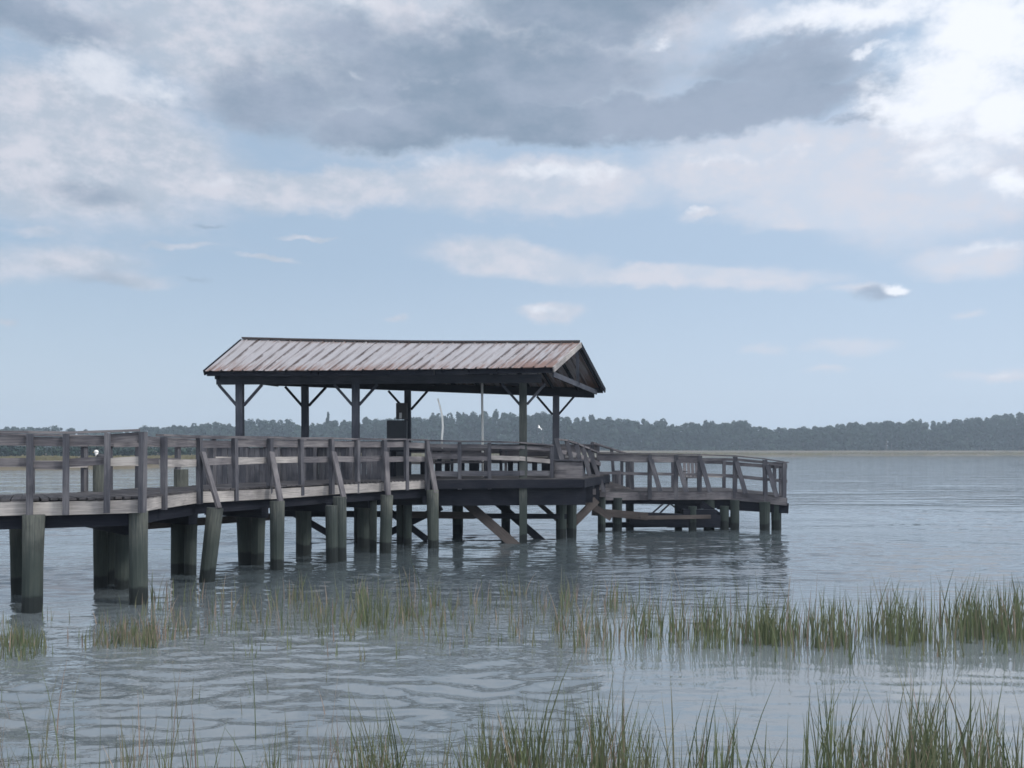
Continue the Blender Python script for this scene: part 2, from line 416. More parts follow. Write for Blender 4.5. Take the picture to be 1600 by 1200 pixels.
# rafters and purlins
m = MB()
for eL, eR in ((EL, ER), (BL, BR)):
    for k in range(14):
        u = .004+k/13*.992
        m.beam(roof_pt(u, 0, eL, eR)-Vector((0, 0, .05)), roof_pt(u, .985, eL, eR)-Vector((0, 0, .05)), .05, .13)
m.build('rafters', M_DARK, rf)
for eL, eR in ((EL, ER), (BL, BR)):
    for k in range(3):
        a = roof_pt(k/3+.002, .975, eL, eR); b = roof_pt((k+1)/3-.002, .975, eL, eR)
        MB().beam(a-Vector((0, 0, .045)), b-Vector((0, 0, .045)), .04, .17).build('fascia', M_DARK, rf)
for eL, eR, u in ((EL, ER, 1.0), (BL, BR, 1.0), (EL, ER, 0.0), (BL, BR, 0.0)):
    sgn = Vector((.035, 0, 0)) if u else Vector((-.035, 0, 0))
    MB().beam(roof_pt(u, 0, eL, eR)+sgn+Vector((0, 0, -.015)), roof_pt(u, 1.0, eL, eR)+sgn+Vector((0, 0, -.015)), .04, .15).build('barge_board', M_FASCIA if (u and eL is EL) else M_DARK, rf, label='pale barge board' if (u and eL is EL) else None)
TB0 = P(864, 24.3, 4.72); TB1 = P(932, 30.2, 4.62)
MB().beam(TB0, TB1, .05, .15).build('tie_beam', M_TRUSS, rf)
kp = TB0.lerp(TB1, .52)
MB().beam(kp, (kp.x-.03, kp.y, 5.72), .10, .06, hint=(0, 1, 0)).build('king_post', M_TRUSS, rf)
MB().beam(EL+Vector((.15, .4, -.08)), BL+Vector((.15, -.4, -.1)), .05, .15).build('tie_beam', M_DARK, rf)
# ceiling ties
for u in (.25, .5, .75):
    MB().beam(roof_pt(u, .85, EL, ER)-Vector((0, 0, .12)), roof_pt(u, .85, BL, BR)-Vector((0, 0, .12)), .05, .14).build('tie_beam', M_DARK, rf)
# plank wall along the front left
WX0 = P(322, 24.3, 0); WX1 = P(606, 24.55, 0)
n = 34; m = MB()
for k in range(n):
    a = WX0.lerp(WX1, (k+.5)/n); h = U(-.01, .02)
    m.beam((a.x, a.y, 1.55+U(-.02, .02)), (a.x+U(-.004, .004), a.y, 2.72+h), (WX1-WX0).length/n*.95, .03, hint=(0, 1, 0), jit=.003)
m.build('plank_screen', M_POST, pv)
MB().beam(up(WX0, 2.78), up(WX1, 2.76), .14, .04).build('cap_rail', M_RAIL, pv)
for k in range(6):
    a = WX0.lerp(WX1, k/5); MB().beam((a.x, a.y-.06, 1.6), (a.x, a.y-.06, 2.74), .09, .08, hint=(0, 1, 0)).build('rail_post', M_POST, pv)
# railing from boardwalk end to the corner post, and on to the ramp
R2 = [(665, 24.65, 2.93), (718, 25.0, 2.91), (765, 25.2, 2.90), (812, 25.35, 2.88), (862, 25.75, 2.80)]
RP = [P(a, b, 0) for a, b, c in R2]; RT = [c for a, b, c in R2]
for i in (1, 2, 4):
    MB().beam(up(RP[i], 1.56), up(RP[i], RT[i]-.03), .10, .10, hint=(0, 1, 0)).build('rail_post', M_POST, pv)
railing(RP, RT, pv, ub=.10, mb=.12, zmid=-.45)
for i in range(4):
    a, b = RP[i], RP[i+1]
    MB().beam(up(a, 2.02), up(b, 2.0), .04, .14).build('lower_rail', M_POST, pv)
# back and side railings
BR2 = resample([Vector((-7.2, 29.5, 0)), Vector((-2, 29.9, 0)), Vector((2.9, 30.2, 0))], 1.6)
for p in BR2: MB().beam(up(p, 1.6), up(p, 2.80), .10, .10, hint=(0, 1, 0)).build('rail_post', M_POST, pv)
railing(BR2, [2.84]*len(BR2), pv, ub=.27, mb=.22)
for k in range(46):
    if k % 5 in (1, 3) or k in (7, 15, 24, 25, 33): continue
    t = k/45; a = Vector((-4.4, 29.62, 0)).lerp(Vector((2.85, 30.05, 0)), t)
    MB().beam((a.x, a.y, 1.6), (a.x, a.y, 2.30+U(-.03, .03)), .175, .03, hint=(0, 1, 0), jit=.003).build('screen_plank', M_DARK, pv)
LR2 = resample([Vector((-8.45, 24.5, 0)), Vector((-7.25, 29.4, 0))], 1.6)
for p in LR2: MB().beam(up(p, 1.6), up(p, 2.76), .10, .10, hint=(0, 1, 0)).build('rail_post', M_POST, pv)
railing(LR2, [2.78]*len(LR2), pv)
# piles
for px, yw, r, zt in ((625, 851, .10, 1.2), (637, 852, .12, 1.2), (715, 835, .17, 1.15), (877, 842, .16, 1.25), (893, 841, .16, 1.25), (560, 846, .13, 1.2), (480, 843, .14, 1.2), (790, 829, .15, 1.1), (940, 832, .13, 1.15), (395, 858, .14, 1.2), (430, 838, .14, 1.2)):
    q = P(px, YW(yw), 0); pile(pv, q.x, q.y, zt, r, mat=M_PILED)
# diagonal and horizontal bracing
for a, b, w, h, mt in (
    (P(722, 25.9, 1.25), P(812, 25.2, -.12), .27, .06, M_BROWN), (P(772, 27.2, 1.15), P(850, 26.6, -.1), .22, .06, M_DARK),
    (P(932, 27.3, 1.15), P(888, 27.0, .30), .24, .07, M_BROWN), (P(600, 26.4, .15), P(690, 26.3, 1.0), .2, .06, M_DARK), (P(600, 26.1, 1.0), P(668, 26.1, .05), .18, .06, M_DARK),
    (P(838, 27.6, 1.1), P(875, 27.6, .45), .14, .05, M_BROWN), (P(905, 27.6, 1.2), P(955, 27.9, .55), .20, .06, M_BROWN), (P(455, 25.6, .9), P(520, 25.7, .2), .18, .05, M_DARK)):
    MB().beam(a, b, w, h, hint=(0, 1, 0)).build('brace', mt, pv)
for a, b, w, h, mt in ((P(598, 26.3, .78), P(742, 26.3, .74), .08, .20, M_BROWN), (P(735, 26.4, .72), P(885, 26.8, .68), .08, .15, M_DARK), (P(440, 26.3, .80), P(600, 26.3, .78), .08, .18, M_DARK)):
    MB().beam(a, b, w, h).build('wale', mt, pv)

# =================================================================== things under the roof
def bench(x, y, L, rot, label, back=True, z=ZD):
    t = thing('bench', label, 'bench', (x, y, z), 'wooden benches on the pier head')
    c, s_ = math.cos(rot), math.sin(rot)
    def W(a, b, h): return Vector((x+a*c-b*s_, y+a*s_+b*c, z+h))
    m = MB()
    for k in range(3): m.beam(W(-L/2, -.15+k*.15, .45), W(L/2, -.15+k*.15, .45), .135, .04)
    m.build('seat', M_RAIL, t)
    for q in (-L/2+.15, L/2-.15):
        MB().beam(W(q, -.15, 0.002), W(q, -.15, .43), .09, .09, hint=(c, s_, 0)).build('leg', M_POST, t)
        MB().beam(W(q, .15, 0.002), W(q, .15+(.06 if back else 0), .95 if back else .43), .09, .09, hint=(c, s_, 0)).build('leg', M_POST, t)
    if back:
        m = MB()
        for k in range(2): m.beam(W(-L/2, .17, .66+k*.2), W(L/2, .17, .66+k*.2), .035, .15)
        m.build('backrest', M_RAIL, t)
bench(-1.55, 26.0, 1.9, math.pi, 'grey plank bench behind the railing below the two thin white poles')
bench(.75, 29.3, 2.2, 0, 'dark slatted bench at the back rail between the two right roof posts')
tb = thing('table', 'dark timber table under the roof beside the cabinet post', 'table', (-2.9, 27.2, ZD))
m = MB()
for k in range(5): m.beam((-3.75, 26.9+k*.15, ZD+.78), (-2.05, 26.9+k*.15, ZD+.78), .14, .04)
m.build('table_top', M_DARK, tb)
for x in (-3.6, -2.2):
    for y in (26.95, 27.45): MB().beam((x, y, ZD+.002), (x, y, ZD+.76), .09, .09, hint=(1, 0, 0)).build('leg', M_DARK, tb)
ch = thing('storage_box', 'grey plank storage box in front of the sloping ramp rail', 'box', (P(888, 26.2, ZD)))
cx = P(888, 26.2, 0)
m = MB()
for k in range(5): m.beam((cx.x-.42, cx.y-.25, ZD-.12+.06+k*.115), (cx.x+.40, cx.y-.25, ZD-.12+.06+k*.115), .03, .11)
for k in range(5): m.beam((cx.x-.42, cx.y+.30, ZD+.03+k*.1), (cx.x+.40, cx.y+.30, ZD+.03+k*.1), .03, .095)
for x in (-.41, .39):
    for k in range(5): m.beam((cx.x+x, cx.y-.24, ZD+.03+k*.1), (cx.x+x, cx.y+.29, ZD+.03+k*.1), .03, .095)
m.build('side_panel', M_RAIL, ch)
MB().beam((cx.x-.45, cx.y+.03, ZD+.50), (cx.x+.43, cx.y+.03, ZD+.50), .64, .04).build('lid', M_POST, ch)
# cabinet + upper box on the rear post
c0 = P(622, 28.35, 0)
cb = thing('cabinet', 'dark blue grey cabinet standing against a rear roof post', 'cabinet', (c0.x, c0.y, ZD))
MB().beam((c0.x-.02, c0.y-.05, ZD+.002), (c0.x-.02, c0.y-.05, 3.60), .62, .34, hint=(0, 1, 0)).build('body', M_BOX, cb)
MB().beam((c0.x-.02, c0.y-.23, ZD+.1), (c0.x-.02, c0.y-.23, 3.52), .52, .02, hint=(0, 1, 0)).build('door', M_BOX, cb)
MB().beam((c0.x+.19, c0.y-.25, 2.8), (c0.x+.19, c0.y-.25, 2.95), .025, .03, hint=(0, 1, 0)).build('handle', M_BOXB, cb)
c1 = P(628, 28.3, 0)
eb = thing('meter_box', 'brown box with a white sticker fixed high on the rear roof post above the cabinet', 'box', (c1.x, c1.y, 3.62))
MB().beam((c1.x, c1.y, 3.64), (c1.x, c1.y, 4.15), .34, .22, hint=(0, 1, 0)).build('casing', M_BOXB, eb)
MB().beam((c1.x-.03, c1.y-.12, 3.66), (c1.x-.03, c1.y-.12, 3.84), .08, .012, hint=(0, 1, 0)).build('sticker', M_TAG, eb)
# white poles
pts = [P(690.5, 25.0, 2.70), P(690.5, 25.0, 3.0), P(692, 25.0, 3.3), P(691, 25.0, 3.6), P(688, 25.0, 3.85), P(684, 25.0, 4.10)]
tag(MB().tube(pts, [.030, .030, .030, .027, .025, .020], 8).build('pole', M_PVC, smooth=True), 'thin bent white pole leaning left behind the boardwalk rail', 'pole')
tag(MB().tube([P(754, 26.6, ZD), P(754, 26.6, 3.2), P(753, 26.6, 4.85)], .034, 8).build('pole', M_PVC, smooth=True), 'thin straight white pole reaching up to the roof eave', 'pole')

# =================================================================== LOWER PLATFORM
lp = thing('landing_platform', 'low wooden landing platform with railing at the far right end of the pier', 'pier', (6.0, 31.0, 0))
L0 = Vector((3.0, 29.4, 1.30)); L1 = Vector((7.35, 30.15, 1.28)); L2 = Vector((9.08, 29.7, 1.11)); L3 = Vector((9.75, 33.2, 1.10)); L4 = Vector((4.0, 33.6, 1.28))
m = MB(); nb = 26
for k in range(nb):
    t = (k+.5)/nb; a = L0.lerp(L4, t); b = L1.lerp(Vector((7.8, 33.5, 1.27)), t); c = L2.lerp(L3, t)
    m.beam(a-Vector((0, 0, .02)), b-Vector((0, 0, .02)), .125, .04); m.beam(b-Vector((0, 0, .02)), c-Vector((0, 0, .02)), .125, .04)
m.build('deck', M_DECK, lp)
for a, b in ((L0, L1), (L1, L2), (L2, L3), (L4, L3), (L0, L4)):
    MB().beam(a-Vector((0, .05, .155)), b-Vector((0, .05, .155)), .05, .25).build('fascia_board', M_RAIL, lp)
MB().beam(L0-Vector((0, -.15, .33)), L1-Vector((0, -.15, .33)), .12, .16).build('stringer', M_DARK, lp)
MB().beam(P(1120, 30.3, .84), P(1232, 29.75, .73), .14, .34).build('stringer', M_DARK, lp)
MB().beam(L4-Vector((0, .1, .33)), L3-Vector((0, .1, .33)), .1, .24).build('stringer', M_DARK, lp)
for px, yw, r, zt in ((965, 830, .15, 1.1), (1148, 828, .15, 1.0), (1195, 829, .17, .95), (1213, 828, .17, .95), (985, 823, .12, 1.1), (1082, 829, .14, .7), (1108, 827, .19, 1.0), (1132, 828, .15, .8), (1060, 817, .14, 1.1)):
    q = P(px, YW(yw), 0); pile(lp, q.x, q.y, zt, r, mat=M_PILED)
# tall pile heads rising through the deck
for px, yw, zt, r in ((984, 819, 2.25, .15), (963, 822, 1.95, .15)):
    q = P(px, YW(yw), 0); pile(lp, q.x, q.y, zt, r, mat=M_POST)
RPX = [(934, 29.35, 2.585), (1015, 29.6, 2.55), (1056, 29.8, 2.53), (1093, 30.0, 2.51), (1148, 30.1, 2.47), (1196, 29.85, 2.37), (1225, 29.72, 2.28)]
LPp = [P(a, b, 0) for a, b, c in RPX]; LPz = [c for a, b, c in RPX]
for i in range(1, 7):
    dz = 1.05 if i < 5 else .93
    MB().beam(up(LPp[i], dz), up(LPp[i]+Vector((U(-.02, .02), 0, 0)), LPz[i]-.03), .13, .12, hint=(0, 1, 0)).build('rail_post', M_POST, lp)
    if i < 6:
        p = LPp[i]; MB().beam((p.x+.03, p.y-.10, LPz[i]-.20), (p.x+.30, p.y-.26, LPz[i]-1.25), .15, .05, hint=(0, 1, 0)).build('brace', M_POST, lp)
for i in range(6):
    a, b = LPp[i], LPp[i+1]
    MB().beam(up(a, LPz[i]), up(b, LPz[i+1]), .15, .04).build('cap_rail', M_RAIL, lp)
    MB().beam(up(a, LPz[i]-(.15 if i < 4 else .12)), up(b, LPz[i+1]-(.15 if i < 3 else .12)), .04, .24 if i < 3 else .09).build('upper_rail', M_RAIL, lp)
    MB().beam(up(a, LPz[i]-.66), up(b, LPz[i+1]-.66), .04, .08).build('middle_rail', M_RAIL, lp)
BKR = [Vector((4.1, 33.5, 0)), Vector((6.0, 33.45, 0)), Vector((7.9, 33.4, 0)), Vector((9.70, 33.1, 0)), Vector((9.42, 31.4, 0)), Vector((9.12, 29.75, 0))]
BKZ = [2.40, 2.38, 2.33, 2.20, 2.24, 2.26]
for p, z in zip(BKR[:5], BKZ): MB().beam(up(p, 1.0), up(p, z-.03), .11, .11, hint=(0, 1, 0)).build('rail_post', M_POST, lp)
railing(BKR, BKZ, lp, ub=.13, mb=.09, zmid=-.62)
# heavy low timbers between the platform piles
for a, b, w, h, mt in ((P(925, 29.2, .66), P(1012, 29.3, .50), .10, .24, M_BROWN), (P(1000, 29.25, .46), P(1110, 29.5, .48), .08, .12, M_BROWN), (P(985, 29.6, .42), P(1124, 29.8, .30), .30, .40, M_DARK), (P(1040, 30.3, .24), P(1146, 30.5, .20), .5, .34, M_DARK), (P(938, 30.2, .14), P(1045, 30.3, .16), .3, .16, M_DARK), (P(1066, 29.7, .62), P(1118, 29.8, .60), .3, .18, M_DARK), (P(940, 31.4, .85), P(1120, 31.6, .80), .1, .12, M_DARK), (P(1056, 30.1, .78), P(1130, 30.2, .86), .12, .26, M_DARK)):
    MB().beam(a, b, w, h).build('wale', mt, lp)
for a, b, w, h, mt in ((P(1096, 29.9, .86), P(1150, 30.0, .10), .20, .06, M_DARK), (P(1018, 30.5, .5), P(1042, 30.5, .95), .05, .04, M_POST), (P(1030, 30.5, .5), P(1052, 30.5, .95), .05, .04, M_POST), (P(1038, 30.5, .98), P(1066, 30.5, .55), .05, .04, M_POST)):
    MB().beam(a, b, w, h, hint=(0, 1, 0)).build('brace', mt, lp)
# slatted chair on the platform
q = P(1082, 31.6, 1.26)
ct = thing('chair', 'small slatted wooden chair standing on the low landing platform', 'chair', q)
m = MB()
for k in range(4): m.beam((q.x-.27, q.y-.22+k*.14, 1.70), (q.x+.27, q.y-.22+k*.14, 1.70), .12, .03)
m.build('seat', M_RAIL, ct)
m = MB()
for k in range(4): m.beam((q.x-.21+k*.14, q.y+.27, 1.70), (q.x-.21+k*.14, q.y+.42, 2.30), .10, .025, hint=(0, 1, 0))
m.build('backrest', M_RAIL, ct)
for sx in (-.25, .25):
    for sy in (-.2, .26): MB().beam((q.x+sx, q.y+sy, 1.262), (q.x+sx, q.y+sy, 1.69), .06, .06, hint=(0, 1, 0)).build('leg', M_POST, ct)
    MB().beam((q.x+sx*1.1, q.y-.25, 1.92), (q.x+sx*1.1, q.y+.30, 1.92), .09, .03).build('armrest', M_RAIL, ct)

# =================================================================== RAMP
rp = thing('ramp', 'short sloping wooden ramp with leaning rail posts joining the pavilion deck to the landing platform', 'ramp', (2.4, 27.6, 0))
G0 = Vector((1.95, 25.9, 1.80)); G1 = Vector((3.05, 29.25, 1.27)); H0 = Vector((3.1, 25.5, 1.80)); H1 = Vector((4.15, 29.15, 1.27))
G0, G1, H0, H1 = P(885, 27.0, 1.82), P(944, 29.3, 1.30), P(925, 30.2, 1.80), P(985, 31.4, 1.30)
m = MB()
for k in range(18):
    t = (k+.5)/18; m.beam(G0.lerp(G1, t), H0.lerp(H1, t), .14, .04)
m.build('deck', M_DECK, rp)
MB().beam(G0-Vector((0, .03, .16)), G1-Vector((0, .03, .16)), .06, .26).build('stringer', M_DARK, rp)
MB().beam(H0-Vector((0, 0, .16)), H1-Vector((0, 0, .16)), .06, .26).build('stringer', M_DARK, rp)
# block ends of the joists
for k, (px, y) in enumerate(((838, 760), (872, 762), (888, 764), (907, 765), (926, 768), (942, 772))):
    d = 26.0+k*.55; p = P(px, d, ZY(y, d))
    MB().beam(p+Vector((0, -.06, 0)), p+Vector((0, .7, 0)), .20, .19).build('joist', M_RAIL, rp)
RR_ = [(869, 686, 880, 726, 26.6), (885, 688, 898, 738, 27.1), (900, 693, 914, 756, 27.6), (910, 697, 926, 762, 28.1), (919, 701, 944, 769, 28.9)]
tp = []
for a, ya, b, yb, d in RR_:
    top = P(a, d, ZY(ya, d)); bot = P(b, d-.35, ZY(yb, d-.35)); tp.append(top)
    MB().beam(bot, top, .13, .09, hint=(0, 1, 0)).build('rail_post', M_POST, rp)
tp.append(P(934, 29.3, 2.585))
for i in range(len(tp)-1):
    MB().beam(tp[i], tp[i+1], .12, .05).build('cap_rail', M_RAIL, rp)
    MB().beam(tp[i]+Vector((.08, 0, -.38)), tp[i+1]+Vector((.08, 0, -.38)), .04, .12).build('middle_rail', M_RAIL, rp)
tq = [H0+Vector((0, 0, 1.12)), H0.lerp(H1, .5)+Vector((0, 0, 1.15)), H1+Vector((0, 0, 1.2))]
for p, b in zip(tq, (H0, H0.lerp(H1, .5), H1)): MB().beam(b-Vector((-.1, 0, .2)), p, .10, .10, hint=(0, 1, 0)).build('rail_post', M_POST, rp)
for i in range(2): MB().beam(tq[i], tq[i+1], .12, .05).build('cap_rail', M_RAIL, rp)

# =================================================================== gulls
def gull_perched(loc, k=.72):
    t = thing('gull', 'small white headed dark bodied gull perched on a pile head behind the boardwalk', 'bird', loc)
    import mathutils
    x, y, z = loc
    def W(a, b, c): return (x+a*k, y+b*k, z+c*k)
    m = MB(); m.ellipsoid(W(.05, 0, .14), (.15*k, .075*k, .08*k), rot=mathutils.Euler((0, .2, 0)))
    m.tube([W(.12, 0, .13), W(.24, 0, .09), W(.30, 0, .07)], [.05*k, .03*k, .01*k], 8)
    m.build('body', M_GULLD, t, smooth=True)
    m = MB(); m.tube([W(-.04, 0, .15), W(-.07, 0, .21), W(-.075, 0, .25)], [.05*k, .045*k, .04*k], 10); m.ellipsoid(W(-.08, 0, .27), (.062*k, .055*k, .055*k))
    m.build('head', M_GULLW, t, smooth=True)
    MB().tube([W(-.13, 0, .265), W(-.175, 0, .255)], [.014*k, .004*k], 6).build('beak', M_BEAK, t)
    for s_ in (-.03, .03): MB().tube([W(.02, s_, 0), W(.03, s_, .08)], .008*k, 6).build('leg', M_BEAK, t)
gp = BP[0]
gull_perched(tuple(P(155, 17.3, 2.43)))
def gull_fly(loc, sc, rot, label):
    t = thing('flying_gull', label, 'bird', loc, None)
    x, y, z = loc; import mathutils
    e = mathutils.Euler(rot)
    def W(a, b, c): v = Vector((a*sc, b*sc, c*sc)); v.rotate(e); return Vector(loc)+v
    MB().tube([W(-.28, 0, 0), W(-.18, 0, .02), W(0, 0, .02), (W(.2, 0, 0)), W(.33, 0, 0)], [.01*sc, .05*sc, .075*sc, .045*sc, .01*sc], 8).build('body', M_GULLW, t, smooth=True)
    for s_ in (-1, 1):
        m = MB()
        up_ = [W(-.08, .05*s_, .05), W(-.12, .35*s_, .16), W(-.02, .68*s_, .10)]; dn = [W(.12, .05*s_, .04), W(.06, .35*s_, .14), W(.02, .68*s_, .095)]
        for i in range(2):
            a, b, c, d = up_[i], up_[i+1], dn[i+1], dn[i]; th = Vector((0, 0, .015*sc))
            m.quad([a, b, c, d], [(0, 0)]*4); m.quad([d-th, c-th, b-th, a-th], [(0, 0)]*4); m.quad([a, a-th, b-th, b], [(0, 0)]*4); m.quad([d, c, c-th, d-th], [(0, 0)]*4)
        m.build('wing', M_GULLW, t)
gull_fly(tuple(P(843, 62, ZY(669, 62))), .62, (.5, .35, .5), 'white gull gliding low between the two right roof posts')
if 0: gull_fly(tuple(P(945, 80, ZY(676, 80))), .75, (.2, .25, .9), 'tiny pale gull gliding right of the pavilion roof above the ramp rail')

# =================================================================== FAR SHORE
def shoremat():
    m, nt, b, out = newmat('marsh_ground')
    p = N(nt, 'ShaderNodeNewGeometry').outputs['Position']
    mp = N(nt, 'ShaderNodeMapping', {'Vector': p, 'Scale': (.05, .03, 1)}).outputs[0]
    g = N(nt, 'ShaderNodeTexNoise', {'Vector': mp, 'Scale': 1.5, 'Detail': 6}).outputs[0]
    c = ramp(nt, g, [(.3, (.065, .058, .040)), (.5, (.095, .080, .053)), (.7, (.12, .092, .065))])
    nt.links.new(c, b.inputs['Base Color']); b.inputs['Roughness'].default_value = .95
    return m
M_SHORE = shoremat()
M_MARSHG = simple('dry_marsh_grass', (.15, .135, .075), .9, 0, .35, .1)
# marsh bank outline: shoreline distance by column (seen row of the water edge)
def shore_d(px):
    pts = [(-3000, 120), (-200, 120), (0, 122), (150, 124), (240, 135), (330, 160), (500, 220), (760, 330), (930, 400), (1150, 405), (1285, 400), (1300, 452), (1600, 455), (4000, 470)]
    for (a, da), (b, db) in zip(pts, pts[1:]):
        if a <= px <= b: return da+(db-da)*(px-a)/(b-a)
    return 460
def bank():
    v = []; f = []
    cols = list(range(-1360, 2961, 20))
    for px in cols:
        d0 = shore_d(px)*(1+.012*mnoise.noise(Vector((px*.013, 0, 3))))
        k = (px-800)/F
        zr = .9 if d0 < 250 else 1.0
        for d, z in ((d0-3, -.4), (d0, .05), (d0+1.5, zr*.5), (d0+6, zr), (d0+22, zr+.2), (max(d0+40, 500), 2.6), (760, 3.6)):
            v.append((k*d, d, z))
    n = 7
    for i in range(len(cols)-1):
        for j in range(n-1): f.append((i*n+j, (i+1)*n+j, (i+1)*n+j+1, i*n+j+1))
    me = bpy.data.meshes.new('marsh_bank'); me.from_pydata(v, [], f); me.materials.append(M_SHORE)
    o = bpy.data.objects.new('marsh_bank', me); COL.objects.link(o); struct(o); o['label'] = 'flat tan salt marsh bank along the far shore'
bank()
# marsh grass fringe on the bank: many upright tufts
m = MB()
for _ in range(9000):
    px = U(-250, 1850); d0 = shore_d(px); d = d0+1+abs(random.gauss(0, 22)); x = (px-800)*d/F
    h = U(.5, 1.0); w = U(.5, 1.6)*(d/300+.3); z = .35+min(.5, (d-d0)*.08)
    a = U(-.4, .4)
    dx, dy = w/2*math.cos(a), w/2*math.sin(a); l = U(-.3, .3)
    m.quad([(x-dx, d-dy, z), (x+dx, d+dy, z), (x+dx*.35+l, d+dy*.4, z+h), (x-dx*.5+l, d-dy*.4, z+h*.85)], [(0, 0)]*4)
o = m.build('marsh_grass', M_MARSHG); tag(o, 'band of tan marsh grass below the far wood', 'marsh grass', kind='stuff')

# ---- the far wood
def foliage(name, cols):
    m, nt, b, out = newmat(name)
    info = N(nt, 'ShaderNodeNewGeometry')
    p = info.outputs['Position']
    g = N(nt, 'ShaderNodeTexNoise', {'Vector': p, 'Scale': .10, 'Detail': 4}).outputs[0]
    rnd = info.outputs['Random Per Island']
    s = math_(nt, 'ADD', math_(nt, 'MULTIPLY', g, .7), math_(nt, 'MULTIPLY', rnd, .3))
    c = ramp(nt, s, [(.3, cols[0]), (.5, cols[1]), (.68, cols[2])])
    nt.links.new(c, b.inputs['Base Color']); b.inputs['Roughness'].default_value = .9
    b.inputs['Specular IOR Level'].default_value = .15
    return m
M_PINE = foliage('pine_foliage', ((.009, .020, .018), (.016, .033, .027), (.034, .056, .040)))
M_BARK = simple('bark', (.09, .075, .06), .95)
TOP = [(-400, 668), (0, 669), (60, 668), (75, 672), (100, 676), (130, 674), (170, 678), (205, 676), (240, 669), (262, 665), (300, 664), (330, 662), (370, 665), (385, 654), (400, 656), (455, 656), (470, 663), (495, 661), (540, 658), (560, 651), (600, 651),
       (640, 649), (690, 650), (720, 645), (742, 643), (800, 645), (850, 641), (870, 645), (900, 651), (960, 652), (985, 656), (1010, 654), (1040, 658), (1055, 664), (1075, 660), (1110, 658), (1135, 661), (1158, 658), (1180, 666), (1200, 670), (1260, 668),
       (1300, 664), (1340, 661), (1380, 657), (1400, 661), (1420, 658), (1450, 657), (1490, 658), (1520, 654), (1560, 648), (1600, 647), (2000, 645)]
def topy(px):
    if px < -400 or px > 2000: return 660-8*mnoise.noise(Vector((px*.006, 1, 2)))
    for (a, ya), (b, yb) in zip(TOP, TOP[1:]):
        if a <= px <= b: return ya+(yb-ya)*(px-a)/(b-a)
    return 655
def leaf(m, c, r, size, n):
    for _ in range(n):
        while True:
            q = Vector((U(-1, 1), U(-1, 1), U(-1, 1)))
            if q.length < 1: break
        q = q.normalized()*(q.length**.45)
        p = Vector((c[0]+q.x*r[0], c[1]+q.y*r[1], c[2]+q.z*r[2]))
        nrm = (q+Vector((U(-.7, .7), U(-.7, .7), U(-.3, .9)))).normalized()
        e1 = nrm.orthogonal().normalized(); e1.rotate(mathutils.Quaternion(nrm, U(0, 6.28))); e2 = nrm.cross(e1)
        s_ = size*U(.6, 1.3)
        m.quad([p-e1*s_, p-e2*s_*.6, p+e1*s_, p+e2*s_*.6], [(0, 0)]*4)
import mathutils
def crown(m, x, y, z0, H, Rr, kind, dens=1.0):
    lobes = []
    if kind == 'cone':
        for k in range(6):
            t = k/5; lobes.append(((x+U(-.3, .3), y, z0+H*(.30+.66*t)), (Rr*(1-.85*t), Rr*(1-.85*t), H*.10)))
    else:
        nl = random.randint(4, 6)
        for k in range(nl):
            a = U(0, 6.28); rr = Rr*U(.1, .62); zz = z0+H*U(.58, .88)
            if k == 0: rr = 0; zz = z0+H*.90
            lobes.append(((x+rr*math.cos(a), y+rr*math.sin(a), zz), (Rr*U(.36, .6), Rr*U(.36, .6), H*U(.07, .12))))
    for c, r in lobes: leaf(m, c, r, .75, int(44*dens*(1+r[0]*r[2]*.25)))
m = MB(); tr = MB()
for row, (dd, cut) in enumerate(((0, 0), (9, 0), (20, 1))):
    px = -1250.0
    while px < 2400:
        d = 520+dd+U(-4, 4); H = (HY-topy(px)+2.5)*d/F+CZ-1.2
        H *= (U(.80, 1.0) if row < 2 else U(.88, 1.03)); Rr = U(2.4, 4.6)
        x = (px-800)*d/F; crown(m, x, d, 1.2, H, Rr, 'round')
        # skirts of lower growth
        for k in range(4):
            leaf(m, (x+U(-2, 2), d-U(0, 3), 1.2+H*(.10+.19*k)), (3.6, 2.2, H*.14), 1.15, 52)
        tr.tube([(x, d, .8), (x+U(-.3, .3), d, 1.2+H*.85)], [.28, .12], 5, cap=False)
        px += Rr*U(1.0, 1.6)*F/d
for k in range(330):                      # dense undergrowth closing the foot of the wood
    px = -1250+k*11.2; d = 527; H = (HY-(topy(px)))*d/F
    for q in (.12, .36, .60): leaf(m, ((px-800)*d/F, d, 1.2+H*q), (3.2, 2.0, H*.16), 1.15, 26)
for _ in range(440):                      # low shrub belt behind the left marsh
    px = U(-900, 520); d = U(196, 222)+max(0, px-200)*.25; leaf(m, ((px-800)*d/F, d, 1.2+U(.6, 1.9)), (2.2, 1.6, 1.5), .5, 60)
o = m.build('wood', M_PINE); tag(o, 'long dark evergreen wood along the far shore, fading blue', 'wood', kind='stuff')
o = tr.build('wood_trunks', M_BARK); tag(o, 'bare lower trunks within the far evergreen wood', 'tree trunks', kind='stuff')
